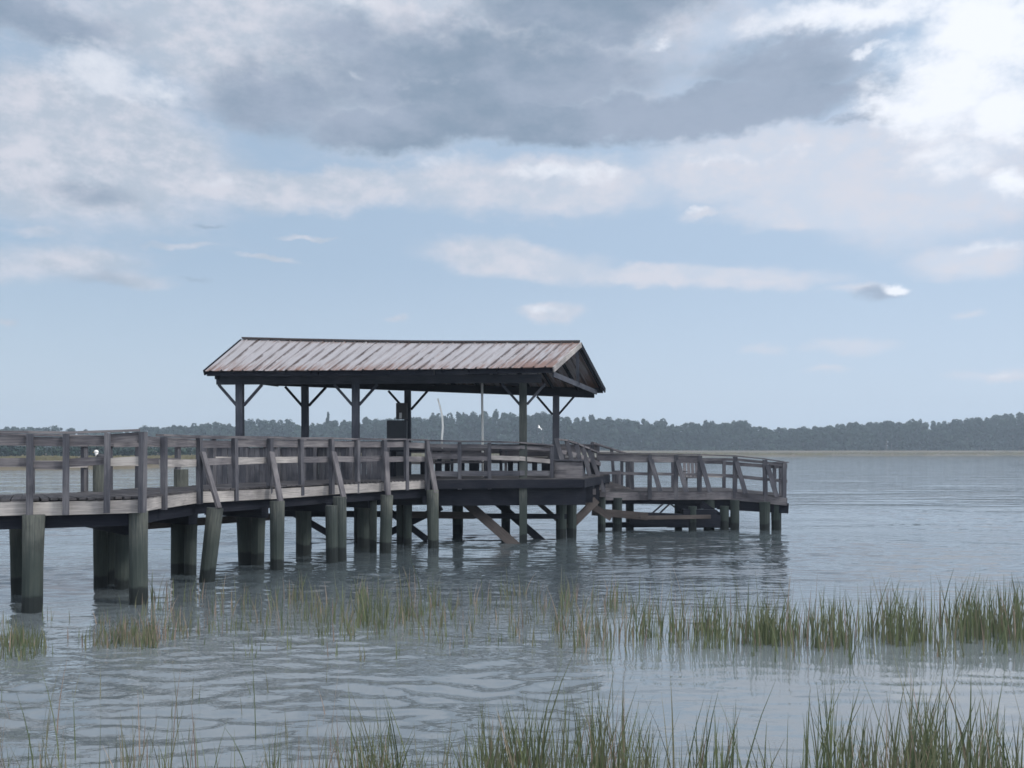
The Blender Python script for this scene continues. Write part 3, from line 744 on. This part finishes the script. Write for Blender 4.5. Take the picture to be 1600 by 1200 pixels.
for px, ty, kind, Rr, lab in ((86, 663, 'u', 3.6, 'flat topped pine standing above the far wood at its left end'), (113, 667, 'u', 3.0, 'small round pine just right of the flat topped one above the boardwalk rail'),
                              (226, 663, 'u', 2.9, 'lone pine with a lopsided crown above the bend of the boardwalk'), (512, 647, 'cone', 2.4, 'pointed conifer rising between the second and third roof posts'),
                              (848, 640, 'u', 3.2, 'tall pine rising above the wood just left of the right rear roof post'), (1155, 655, 'u', 2.8, 'broad pine where the wood dips right of the landing rail'), (1385, 655, 'u', 3.2, 'broad pine on the skyline of the right hand wood')):
    d = 514; x = (px-800)*d/F; H = (HY-ty)*d/F+CZ-1.2
    t = thing('pine_tree', lab, 'tree', (x, d, 1.0), 'taller pines on the skyline')
    m = MB()
    if kind == 'cone': crown(m, x, d, 1.2, H, Rr, 'cone', 2.4)
    else:
        for k in range(6):
            a = U(0, 6.28); rr = Rr*(.6 if k else 0); leaf(m, (x+rr*math.cos(a), d+rr*math.sin(a), 1.2+H*(.91-.05*(k > 0)*U(.5, 2.2))), (Rr*.55, Rr*.5, H*.06), .5, 60)
        leaf(m, (x, d, 1.2+H*.6), (Rr*.8, Rr*.7, H*.22), .7, 180)
    m.build('crown', M_PINE, t)
    tk = MB().tube([(x, d, .9), (x+.2, d, 1.2+H*.5), (x-.1, d, 1.2+H*.9)], [.32, .22, .08], 6)
    for k in range(4):
        a = U(0, 6.28); z = 1.2+H*U(.5, .8); tk.tube([(x, d, z), (x+math.cos(a)*Rr*.7, d+math.sin(a)*Rr*.7, z+H*.08)], [.09, .03], 4)
    tk.build('trunk', M_BARK, t)

# =================================================================== WATER
def watermat():
    m, nt, b, out = newmat('estuary_water')
    p = N(nt, 'ShaderNodeNewGeometry').outputs['Position']
    def nz(sx, sy, sc, det, rough=.5, off=0):
        mp = N(nt, 'ShaderNodeMapping', {'Vector': p, 'Scale': (sx, sy, 1), 'Location': (off, off*.7, 0), 'Rotation': (0, 0, R(6))}).outputs[0]
        return N(nt, 'ShaderNodeTexNoise', {'Vector': mp, 'Scale': sc, 'Detail': det, 'Roughness': rough}).outputs[0]
    a = nz(.62, 1.0, 1.35, 2, .5)            # wind chop
    c = nz(.55, 1.0, 4.2, 3, .5, 4.0)        # ripples
    e = nz(.3, 1.0, .35, 2, .5, 9.0)         # long swell
    patch = nz(.07, .20, 1.0, 3, .55, 2.3)
    rip = smooth(nt, patch, .42, .58, .25, 1.0)
    px_ = N(nt, 'ShaderNodeSeparateXYZ', {0: p}).outputs[0]
    rip = math_(nt, 'MULTIPLY', rip, smooth(nt, px_, 4.5, -1.0, .6, 1.2))
    py_ = N(nt, 'ShaderNodeSeparateXYZ', {0: p}).outputs[1]
    far = math_(nt, 'MAXIMUM', smooth(nt, py_, 34, 47), smooth(nt, math_(nt, 'ABSOLUTE', px_), 25, 28))
    h = math_(nt, 'MULTIPLY', math_(nt, 'ADD', math_(nt, 'MULTIPLY', math_(nt, 'MULTIPLY', a, far), .19), math_(nt, 'MULTIPLY', c, .030)), rip)
    h = math_(nt, 'ADD', h, math_(nt, 'MULTIPLY', e, .10))
    bp = N(nt, 'ShaderNodeBump', {'Height': h, 'Strength': 1.0, 'Distance': 1.0}).outputs[0]
    nt.links.new(bp, b.inputs['Normal'])
    near_pale = math_(nt, 'MULTIPLY', smooth(nt, math_(nt, 'ADD', py_, math_(nt, 'MULTIPLY', patch, 5.0)), 21.5, 15.0), 1.0)
    nt.links.new(mixc(nt, near_pale, (.055, .070, .079), (.118, .140, .153)), b.inputs['Base Color'])  # silty tone near the camera; beyond it, the pier's dark reflection is painted in
    b.inputs['Roughness'].default_value = .06
    b.inputs['IOR'].default_value = 2.3
    return m
# near water is really wavy; it flattens into the plain sheet further off
xs = [-28+.095*k for k in range(590)]
ys = [3.0]
while ys[-1] < 48: ys.append(ys[-1]+.034+.0022*ys[-1])
v = []; nz_ = mnoise.noise
ex = [max(0, min(1, (28-abs(x))/3)) for x in xs]
for y in ys:
    ey = max(0, min(1, (y-3)/1.0))*max(0, min(1, (48-y)/12))
    for x, e in zip(xs, ex):
        k = e*ey
        if k > 0:
            pt = nz_((x*.07+3, y*.17, 1.0))+.5*nz_((x*.2, y*.5, 4.0))
            pt = .30+.95*max(0, min(1, (pt+.22)/.42))
            cx_ = max(0, min(1, (x-.0)/2.0)); cy_ = max(0, min(1, (18.5-y)/4))
            pt *= (1.2-.45*cx_)*(1-.72*cx_*cy_)
            w = nz_((x*.55+.3*y, y*.25, 9.0))*.35
            yy = y+w
            h = .022*(1-2*abs(nz_((x*.95+.1*y, yy*2.5, 0.0))))+.013*nz_((x*2.1-.4*y, yy*4.6, 7.0))+.006*nz_((x*4.2, y*7.5, 5.0))+.005*nz_((x*.5, y*.9, 2.0))
            v.append((x, y, h*pt*k))
        else: v.append((x, y, 0))
nx = len(xs); ny = len(ys)
f = [(a*nx+b, a*nx+b+1, (a+1)*nx+b+1, (a+1)*nx+b) for a in range(ny-1) for b in range(nx-1)]
X0, X1, Y0, Y1 = xs[0], xs[-1], ys[0], ys[-1]
for q in (((-1180, -120), (1180, -120), (1180, Y0), (-1180, Y0)), ((-1180, Y0), (X0, Y0), (X0, Y1), (-1180, Y1)), ((X1, Y0), (1180, Y0), (1180, Y1), (X1, Y1)), ((-1180, Y1), (1180, Y1), (1180, 800), (-1180, 800))):
    b = len(v); v += [(x, y, 0) for x, y in q]; f.append((b, b+1, b+2, b+3))
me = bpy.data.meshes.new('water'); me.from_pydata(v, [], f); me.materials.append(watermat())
me.polygons.foreach_set('use_smooth', [True]*len(me.polygons))
wt = bpy.data.objects.new('water', me); COL.objects.link(wt); struct(wt); wt['label'] = 'rippled grey blue estuary water'

# =================================================================== CORDGRASS in the water
def blade_mat(name, col, tip):
    m, nt, b, out = newmat(name)
    info = N(nt, 'ShaderNodeNewGeometry')
    c = mixc(nt, info.outputs['Random Per Island'], col, tip)
    nt.links.new(c, b.inputs['Base Color']); b.inputs['Roughness'].default_value = .7
    b.inputs['Specular IOR Level'].default_value = .25
    return m
GM = [blade_mat('green_blade', (.054, .076, .040), (.120, .140, .070)), blade_mat('olive_blade', (.080, .088, .055), (.140, .138, .085)), blade_mat('brown_blade', (.16, .12, .10), (.24, .19, .15))]
def blade(m, x, y, h, w, lean, az, mi, z0=-.08):
    ca, sa = math.cos(az), math.sin(az); fa = U(-.9, .9); wx, wy = math.cos(fa)*w/2, math.sin(fa)*w/2
    K = 4; prev = None
    for k in range(K+1):
        t = k/K; o = lean*t**1.8*h; z = z0+(h-z0)*t*(1-.12*lean*t); s_ = (1-t**1.6)*.92+.08
        a = (x+ca*o-wx*s_, y+sa*o-wy*s_, z); b = (x+ca*o+wx*s_, y+sa*o+wy*s_, z)
        if prev:
            i = len(m.v)
            if k == 1: m.v += [prev[0], prev[1]]; i0 = i; i += 2; last = (i0, i0+1)
            m.v += [a, b]; ni = (len(m.v)-2, len(m.v)-1)
            m.f.append((last[0], last[1], ni[1], ni[0])); m.uv += [(0, 0)]*4; m.mi.append(mi); last = ni
        prev = (a, b)
def clump(m, x, y, n, spread, h0, h1, w, pm):
    for _ in range(n):
        bx, by = x+random.gauss(0, spread), y+random.gauss(0, spread*.8)
        mi = 0 if random.random() < pm[0] else (1 if random.random() < pm[1] else 2)
        blade(m, bx, by, U(h0, h1)*(U(1.0, 1.3) if random.random() < .12 else 1), w*U(1.1, 2.2), U(-.12, .30) if random.random() < .93 or h1 > .6 else U(.3, .5), U(-.6, .6)+(math.pi if random.random() < .45 else 0), mi)
def field(name, label, specs):
    m = MB()
    for x0, x1, y0, y1, hp0, hp1, ncl, nb_, w, spread, pm in specs:
        for _ in range(max(3, int(ncl*(.72 if y0 < 1050 else .68)))):
            px = U(x0, x1); yy = U(y0, y1); d = YW(yy); x = (px-800)*d/F
            if mnoise.noise(Vector((x*.9, d*.6, 5))) < -.2 and random.random() < .6: continue
            clump(m, x, d, max(1, int(nb_*U(.2, 1.4))), spread*U(.6, 1.7), hp0*d/F, hp1*d/F*U(.7, 1.1), w, pm)
    o = m.build(name, GM); tag(o, label, 'marsh grass', kind='stuff')
G = (.68, .8); Bn = (.42, .62); Br = (.12, .35)
field('cordgrass', 'tall green cordgrass band standing in the water right of the pier', [
    (1175, 1620, 985, 1016, 35, 90, 80, 8, .011, .10, G), (1370, 1460, 988, 1012, 40, 100, 26, 16, .011, .10, G), (1490, 1620, 978, 1006, 40, 90, 40, 14, .011, .11, G), (1178, 1250, 994, 1008, 35, 80, 18, 14, .011, .08, G),
    (1170, 1620, 984, 1030, 30, 80, 130, 2.5, .011, .10, G), (985, 1175, 985, 1014, 25, 85, 95, 5, .010, .08, G), (985, 1620, 1000, 1040, 18, 60, 60, 1.5, .010, .02, G), (990, 1620, 982, 1002, 80, 115, 90, 1.6, .007, .08, Bn)])
field('cordgrass', 'short sparse cordgrass stems in the rippled water below the pavilion', [
    (230, 1000, 930, 1000, 16, 50, 340, 5, .010, .10, Bn), (240, 1000, 985, 1036, 14, 40, 110, 2.4, .010, .04, G), (560, 600, 950, 985, 30, 60, 12, 9, .010, .06, G), (480, 720, 955, 985, 25, 50, 40, 7, .010, .08, G), (860, 1010, 980, 1022, 30, 85, 50, 3.5, .009, .06, Bn)])
field('cordgrass', 'low dense cordgrass patch at the foot of the left piles', [
    (-60, 72, 1000, 1032, 20, 50, 34, 12, .011, .08, G), (148, 240, 990, 1014, 20, 42, 40, 12, .011, .09, Bn), (50, 250, 965, 1005, 12, 30, 26, 5, .010, .08, Bn), (-200, 60, 960, 1025, 15, 40, 20, 7, .010, .09, G)])
field('cordgrass', 'tall green cordgrass in the near foreground at the bottom right', [
    (980, 1640, 1225, 1420, 85, 180, 270, 10, .009, .05, G), (1280, 1560, 1225, 1400, 110, 225, 50, 9, .009, .05, G), (1000, 1640, 1230, 1400, 140, 230, 50, 1.6, .006, .04, Bn)])
field('cordgrass', 'green cordgrass tufts in the near foreground at the bottom centre', [
    (560, 1000, 1225, 1420, 85, 185, 175, 10, .009, .05, G), (740, 990, 1230, 1400, 90, 205, 44, 8, .009, .05, G)])
field('cordgrass', 'thin scattered cordgrass stems in the near foreground at the bottom left', [
    (-60, 600, 1130, 1400, 50, 150, 150, 3, .006, .05, Bn), (-60, 600, 1225, 1400, 80, 165, 130, 6, .007, .04, Bn), (430, 640, 1225, 1330, 80, 150, 26, 5, .007, .05, Br), (-60, 560, 1060, 1180, 25, 60, 36, 1.5, .006, .04, Bn)])

# =================================================================== SKY, SUN, HAZE
W = bpy.data.worlds.new('World'); SC.world = W; W.use_nodes = True
nt = W.node_tree; nt.nodes.clear()
SUN_EL, SUN_AZ = R(44), R(106)              # azimuth clockwise from +Y (view direction)
out = nt.nodes.new('ShaderNodeOutputWorld'); bg = nt.nodes.new('ShaderNodeBackground'); nt.links.new(bg.outputs[0], out.inputs[0])
SS = .10; bg.inputs[1].default_value = SS
sky = nt.nodes.new('ShaderNodeTexSky'); sky.sky_type = 'NISHITA'; sky.sun_disc = False; sky.sun_elevation = SUN_EL; sky.sun_rotation = SUN_AZ
sky.air_density = 1.2; sky.dust_density = 2.0; sky.ozone_density = 1.5
tc = nt.nodes.new('ShaderNodeTexCoord').outputs['Generated']
sx = N(nt, 'ShaderNodeSeparateXYZ', {0: tc})
az = math_(nt, 'ARCTAN2', sx.outputs[0], sx.outputs[1])
el = math_(nt, 'ARCSINE', sx.outputs[2])
ael = N(nt, 'ShaderNodeCombineXYZ', {0: az, 1: el, 2: 0.0}).outputs[0]
def snoise(scale, det, rough, zoff=0.0, stretch=2.0, vec=None, loc=(0, 0, 0)):
    mp = N(nt, 'ShaderNodeMapping', {'Vector': vec if vec is not None else ael, 'Scale': (1, stretch, 1), 'Location': (loc[0], loc[1], zoff)}).outputs[0]
    return N(nt, 'ShaderNodeTexNoise', {'Vector': mp, 'Scale': scale, 'Detail': det, 'Roughness': rough})
w1 = snoise(5, 5, .55, 1.3, 1.6).outputs['Color']; w2 = snoise(16, 6, .6, 7.1, 1.5).outputs['Color']
def vsub(v, s_): 
    a = N(nt, 'ShaderNodeVectorMath', {0: v, 1: (.5, .5, .5)}, operation='SUBTRACT').outputs[0]
    return N(nt, 'ShaderNodeVectorMath', {0: a, 'Scale': s_}, operation='SCALE').outputs[0]
lowf = smooth(nt, el, .20, .34, .25, 1.0)
lowg = smooth(nt, el, .18, .34, .5, 1.0)
wsc1 = N(nt, 'ShaderNodeVectorMath', {0: vsub(w1, .13), 'Scale': lowf}, operation='SCALE').outputs[0]
wsc2 = N(nt, 'ShaderNodeVectorMath', {0: vsub(w2, .055), 'Scale': lowg}, operation='SCALE').outputs[0]
warp = N(nt, 'ShaderNodeVectorMath', {0: N(nt, 'ShaderNodeVectorMath', {0: wsc1, 1: (1, .45, 1)}, operation='MULTIPLY').outputs[0], 1: wsc2}, operation='ADD').outputs[0]
pos = N(nt, 'ShaderNodeVectorMath', {0: ael, 1: warp}, operation='ADD').outputs[0]
def A(px, py):
    k = (px-800)/F; a = math.atan(k); return a, math.atan((HY-py)/F*math.cos(a))
def blobs(lst, vec, soft=.0):
    acc = None
    for px, py, rx, ry, w, *rest in lst:
        a, e = A(px, py); rot = rest[0] if rest else 0.0
        d = N(nt, 'ShaderNodeVectorMath', {0: vec, 1: (a, e, 0)}, operation='SUBTRACT').outputs[0]
        if rot: d = N(nt, 'ShaderNodeVectorRotate', {'Vector': d, 'Angle': R(rot)}, rotation_type='Z_AXIS').outputs[0]
        d = N(nt, 'ShaderNodeVectorMath', {0: d, 1: (F/rx, F/ry, 0)}, operation='MULTIPLY').outputs[0]
        d = N(nt, 'ShaderNodeVectorMath', {0: d}, operation='LENGTH').outputs['Value']
        s_ = smooth(nt, d, 1.35, soft, 0, w)
        acc = s_ if acc is None else math_(nt, 'MAXIMUM', acc, s_)
    return acc
fb = snoise(7, 8, .62, 3.3, 2.4).outputs[0]
fine = snoise(17, 9, .66, 5.7, 1.9).outputs[0]
bill = snoise(34, 7, .62, 9.1, 1.5, vec=None).outputs[0]
soft_n = snoise(3.2, 5, .5, 12.0, 2.6).outputs[0]
def lin(r, g, b_): return tuple(((c/255+.055)/1.055)**2.4 if c > 10 else c/3294 for c in (r, g, b_))
EXPO = 2**.32
def sc_(c): return tuple(x/SS/EXPO for x in c)
# clear sky: Nishita, evened with the pale moist air near the horizon
elr = ramp(nt, math_(nt, 'MULTIPLY', el, 1.0), [(0.0, sc_(lin(198, 213, 230))), (.06, sc_(lin(193, 210, 229))), (.20, sc_(lin(168, 190, 214))), (.42, sc_(lin(160, 183, 208))), (.9, sc_(lin(140, 168, 205)))])
col = mixc(nt, .86, sky.outputs[0], elr)
sunward = smooth(nt, az, -.55, .55)
col = mixc(nt, sunward, mixc(nt, .10, col, sc_(lin(120, 135, 150))), mixc(nt, .30, col, sc_(lin(196, 214, 238))))
# brightening toward the sun
LIGHT = [(130, 230, 300, 160, .95), (430, 90, 250, 120, .9), (480, 292, 400, 44, .9, -4), (250, 270, 130, 40, .8), (850, 290, 280, 62, 1.0), (1250, 255, 330, 90, 1.0), (1360, 325, 360, 38, .95, 3), (800, 405, 210, 36, 1.0, 7), (1090, 434, 290, 24, 1.0, 3),
         (1520, 405, 110, 36, .8), (1470, 250, 260, 150, 1.0), (860, 489, 66, 22, 1.0), (60, 410, 190, 46, .7), (270, 386, 80, 9, .6), (480, 371, 70, 6, .6), (420, 403, 70, 6, .6), (1190, 548, 60, 13, .65), (1330, 542, 110, 17, .65), (1560, 587, 90, 13, .7), (1290, 576, 50, 9, .6),
         (620, 498, 28, 8, .6), (1520, 490, 40, 10, .6), (50, 362, 90, 12, .6), (10, 505, 25, 9, .6), (1100, 335, 60, 18, .8), (640, 60, 900, 200, .85), (1340, 450, 90, 12, .6), (200, 440, 130, 20, .6)]
li = blobs(LIGHT, pos)
li = math_(nt, 'ADD', li, math_(nt, 'MULTIPLY', math_(nt, 'SUBTRACT', fb, .5), .9))
gen = smooth(nt, math_(nt, 'ABSOLUTE', az), .62, .95, 0, 1)           # the rest of the sky beyond this view is broken cloud
high = smooth(nt, el, .47, .60, 0, 1); gen = math_(nt, 'MAXIMUM', gen, high)
gen = math_(nt, 'MULTIPLY', gen, smooth(nt, el, .05, .25))
li = math_(nt, 'ADD', li, math_(nt, 'MULTIPLY', gen, math_(nt, 'MULTIPLY', soft_n, 1.1)))
lmask = smooth(nt, li, .20, .72)
sunside = smooth(nt, az, -.45, .55)
lcol = mixc(nt, sunside, sc_(lin(180, 190, 204)), sc_(lin(204, 213, 228)))
lcol = mixc(nt, smooth(nt, math_(nt, 'ADD', math_(nt, 'MULTIPLY', fine, .6), math_(nt, 'MULTIPLY', bill, .4)), .40, .62, 0, .9), lcol, sc_(lin(214, 214, 223)))
col = mixc(nt, math_(nt, 'MULTIPLY', lmask, .88), col, lcol)
DARK = [(800, 188, 480, 46, 1.15), (1140, 170, 330, 44, 1.15, -3), (760, 120, 460, 85, 1.0), (930, 22, 280, 62, .95), (430, 150, 210, 75, .85), (560, 60, 200, 60, .7), (40, 25, 170, 50, .85), (150, 312, 110, 34, .6), (1210, 110, 230, 60, .85), (620, 200, 260, 38, .85),
        (1380, 456, 60, 15, .65), (320, 354, 50, 7, .55), (310, 438, 42, 9, .5), (150, 442, 110, 20, .5), (1420, 168, 190, 12, .75), (700, 330, 120, 8, .25), (1560, 40, 40, 12, .4)]
dk = blobs(DARK, pos)
dk = math_(nt, 'ADD', dk, math_(nt, 'MULTIPLY', math_(nt, 'SUBTRACT', fb, .5), .60))
dk = math_(nt, 'ADD', dk, math_(nt, 'MULTIPLY', gen, math_(nt, 'SUBTRACT', soft_n, .35)))
dmask = smooth(nt, dk, .24, .80)
dcol = mixc(nt, smooth(nt, math_(nt, 'ADD', soft_n, math_(nt, 'MULTIPLY', math_(nt, 'SUBTRACT', fine, .5), .4)), .35, .65), sc_(lin(127, 146, 167)), sc_(lin(155, 168, 188)))
col = mixc(nt, math_(nt, 'MULTIPLY', dmask, .95), col, dcol)
BRIGHT = [(1500, 240, 110, 60, .45), (1130, 245, 130, 14, .3), (340, 285, 110, 12, .25), (1585, 170, 60, 60, .7), (950, 265, 60, 14, .35), (1500, 120, 120, 95, .78), (1330, 22, 250, 34, .62), (1560, 30, 120, 90, .8), (150, 110, 105, 52, .50), (225, 132, 70, 30, .48), (95, 80, 50, 30, .36), (1578, 288, 36, 30, .65), (1030, 75, 34, 12, .42), (870, 272, 110, 20, .5), (1408, 449, 20, 9, .8), (680, 122, 80, 14, .24, -8),
          (1440, 160, 80, 40, .7), (850, 486, 50, 13, .42), (1545, 388, 60, 10, .4), (1375, 78, 40, 10, .4), (1240, 240, 150, 16, .25), (90, 260, 30, 9, .25), (700, 250, 60, 20, .3), (1090, 330, 26, 9, .34), (540, 6, 70, 22, .36), (1560, 585, 60, 7, .25), (545, 105, 24, 9, .26), (200, 155, 30, 12, .4)]
br = blobs(BRIGHT, pos)
br = math_(nt, 'ADD', br, math_(nt, 'MULTIPLY', math_(nt, 'SUBTRACT', math_(nt, 'ADD', math_(nt, 'MULTIPLY', fine, .62), math_(nt, 'MULTIPLY', bill, .38)), .5), 1.25))
bmask = smooth(nt, br, .14, .70)
col = mixc(nt, bmask, col, mixc(nt, sunside, sc_(lin(216, 221, 231)), sc_(lin(240, 244, 252))))
behind = smooth(nt, math_(nt, 'ABSOLUTE', az), .9, 1.6, 0, 1)
col = mixc(nt, math_(nt, 'MULTIPLY', math_(nt, 'MULTIPLY', behind, smooth(nt, el, .12, .45)), smooth(nt, soft_n, .25, .6, .45, .95)), col, sc_((2.0, 2.05, 2.15)))
nt.links.new(col, bg.inputs[0])

sun = bpy.data.lights.new('sun', 'SUN'); sun.energy = 1.6; sun.angle = R(10); sun.color = (1.0, .95, .88)
so = bpy.data.objects.new('sun', sun); COL.objects.link(so)
sd = Vector((math.sin(SUN_AZ)*math.cos(SUN_EL), math.cos(SUN_AZ)*math.cos(SUN_EL), math.sin(SUN_EL)))
so.rotation_euler = (-sd).to_track_quat('-Z', 'Y').to_euler()

HAZE = .0006
v = [(x, y, z) for z in (-3.0, 40.0) for x, y in ((-1200, -150), (1200, -150), (1200, 860), (-1200, 860))]
me = bpy.data.meshes.new('haze'); me.from_pydata(v, [], [(3, 2, 1, 0), (4, 5, 6, 7), (0, 1, 5, 4), (1, 2, 6, 5), (2, 3, 7, 6), (3, 0, 4, 7)])
hm = bpy.data.materials.new('haze'); hm.use_nodes = True; hn = hm.node_tree; hn.nodes.clear()
ho = hn.nodes.new('ShaderNodeOutputMaterial'); pvv = hn.nodes.new('ShaderNodeVolumePrincipled')
pvv.inputs['Color'].default_value = (.72, .86, 1.0, 1); pvv.inputs['Density'].default_value = HAZE; pvv.inputs['Anisotropy'].default_value = .2
hn.links.new(pvv.outputs[0], ho.inputs['Volume'])
me.materials.append(hm); hz = bpy.data.objects.new('haze', me); COL.objects.link(hz); hz['kind'] = 'stuff'; hz['label'] = 'thin blue haze over the water and far wood'

# =================================================================== CAMERA
cam = bpy.data.cameras.new('camera'); co = bpy.data.objects.new('camera', cam); COL.objects.link(co)
cam.sensor_width = 36; cam.lens = F/1600*36; cam.shift_y = (HY-600)/1600; cam.clip_end = 5000; cam.clip_start = .1
co.location = (0, 0, CZ); co.rotation_euler = (math.pi/2, 0, 0); SC.camera = co
SC.view_settings.view_transform = 'Standard'; SC.view_settings.look = 'None'; SC.view_settings.exposure = 0.45; SC.view_settings.gamma = 1
SC.render.engine = 'CYCLES'; SC.cycles.pixel_filter_type = 'BLACKMAN_HARRIS'; SC.cycles.filter_width = 1.6
SC.cycles.max_bounces = 6; SC.cycles.volume_bounces = 0; SC.cycles.diffuse_bounces = 2; SC.cycles.glossy_bounces = 3
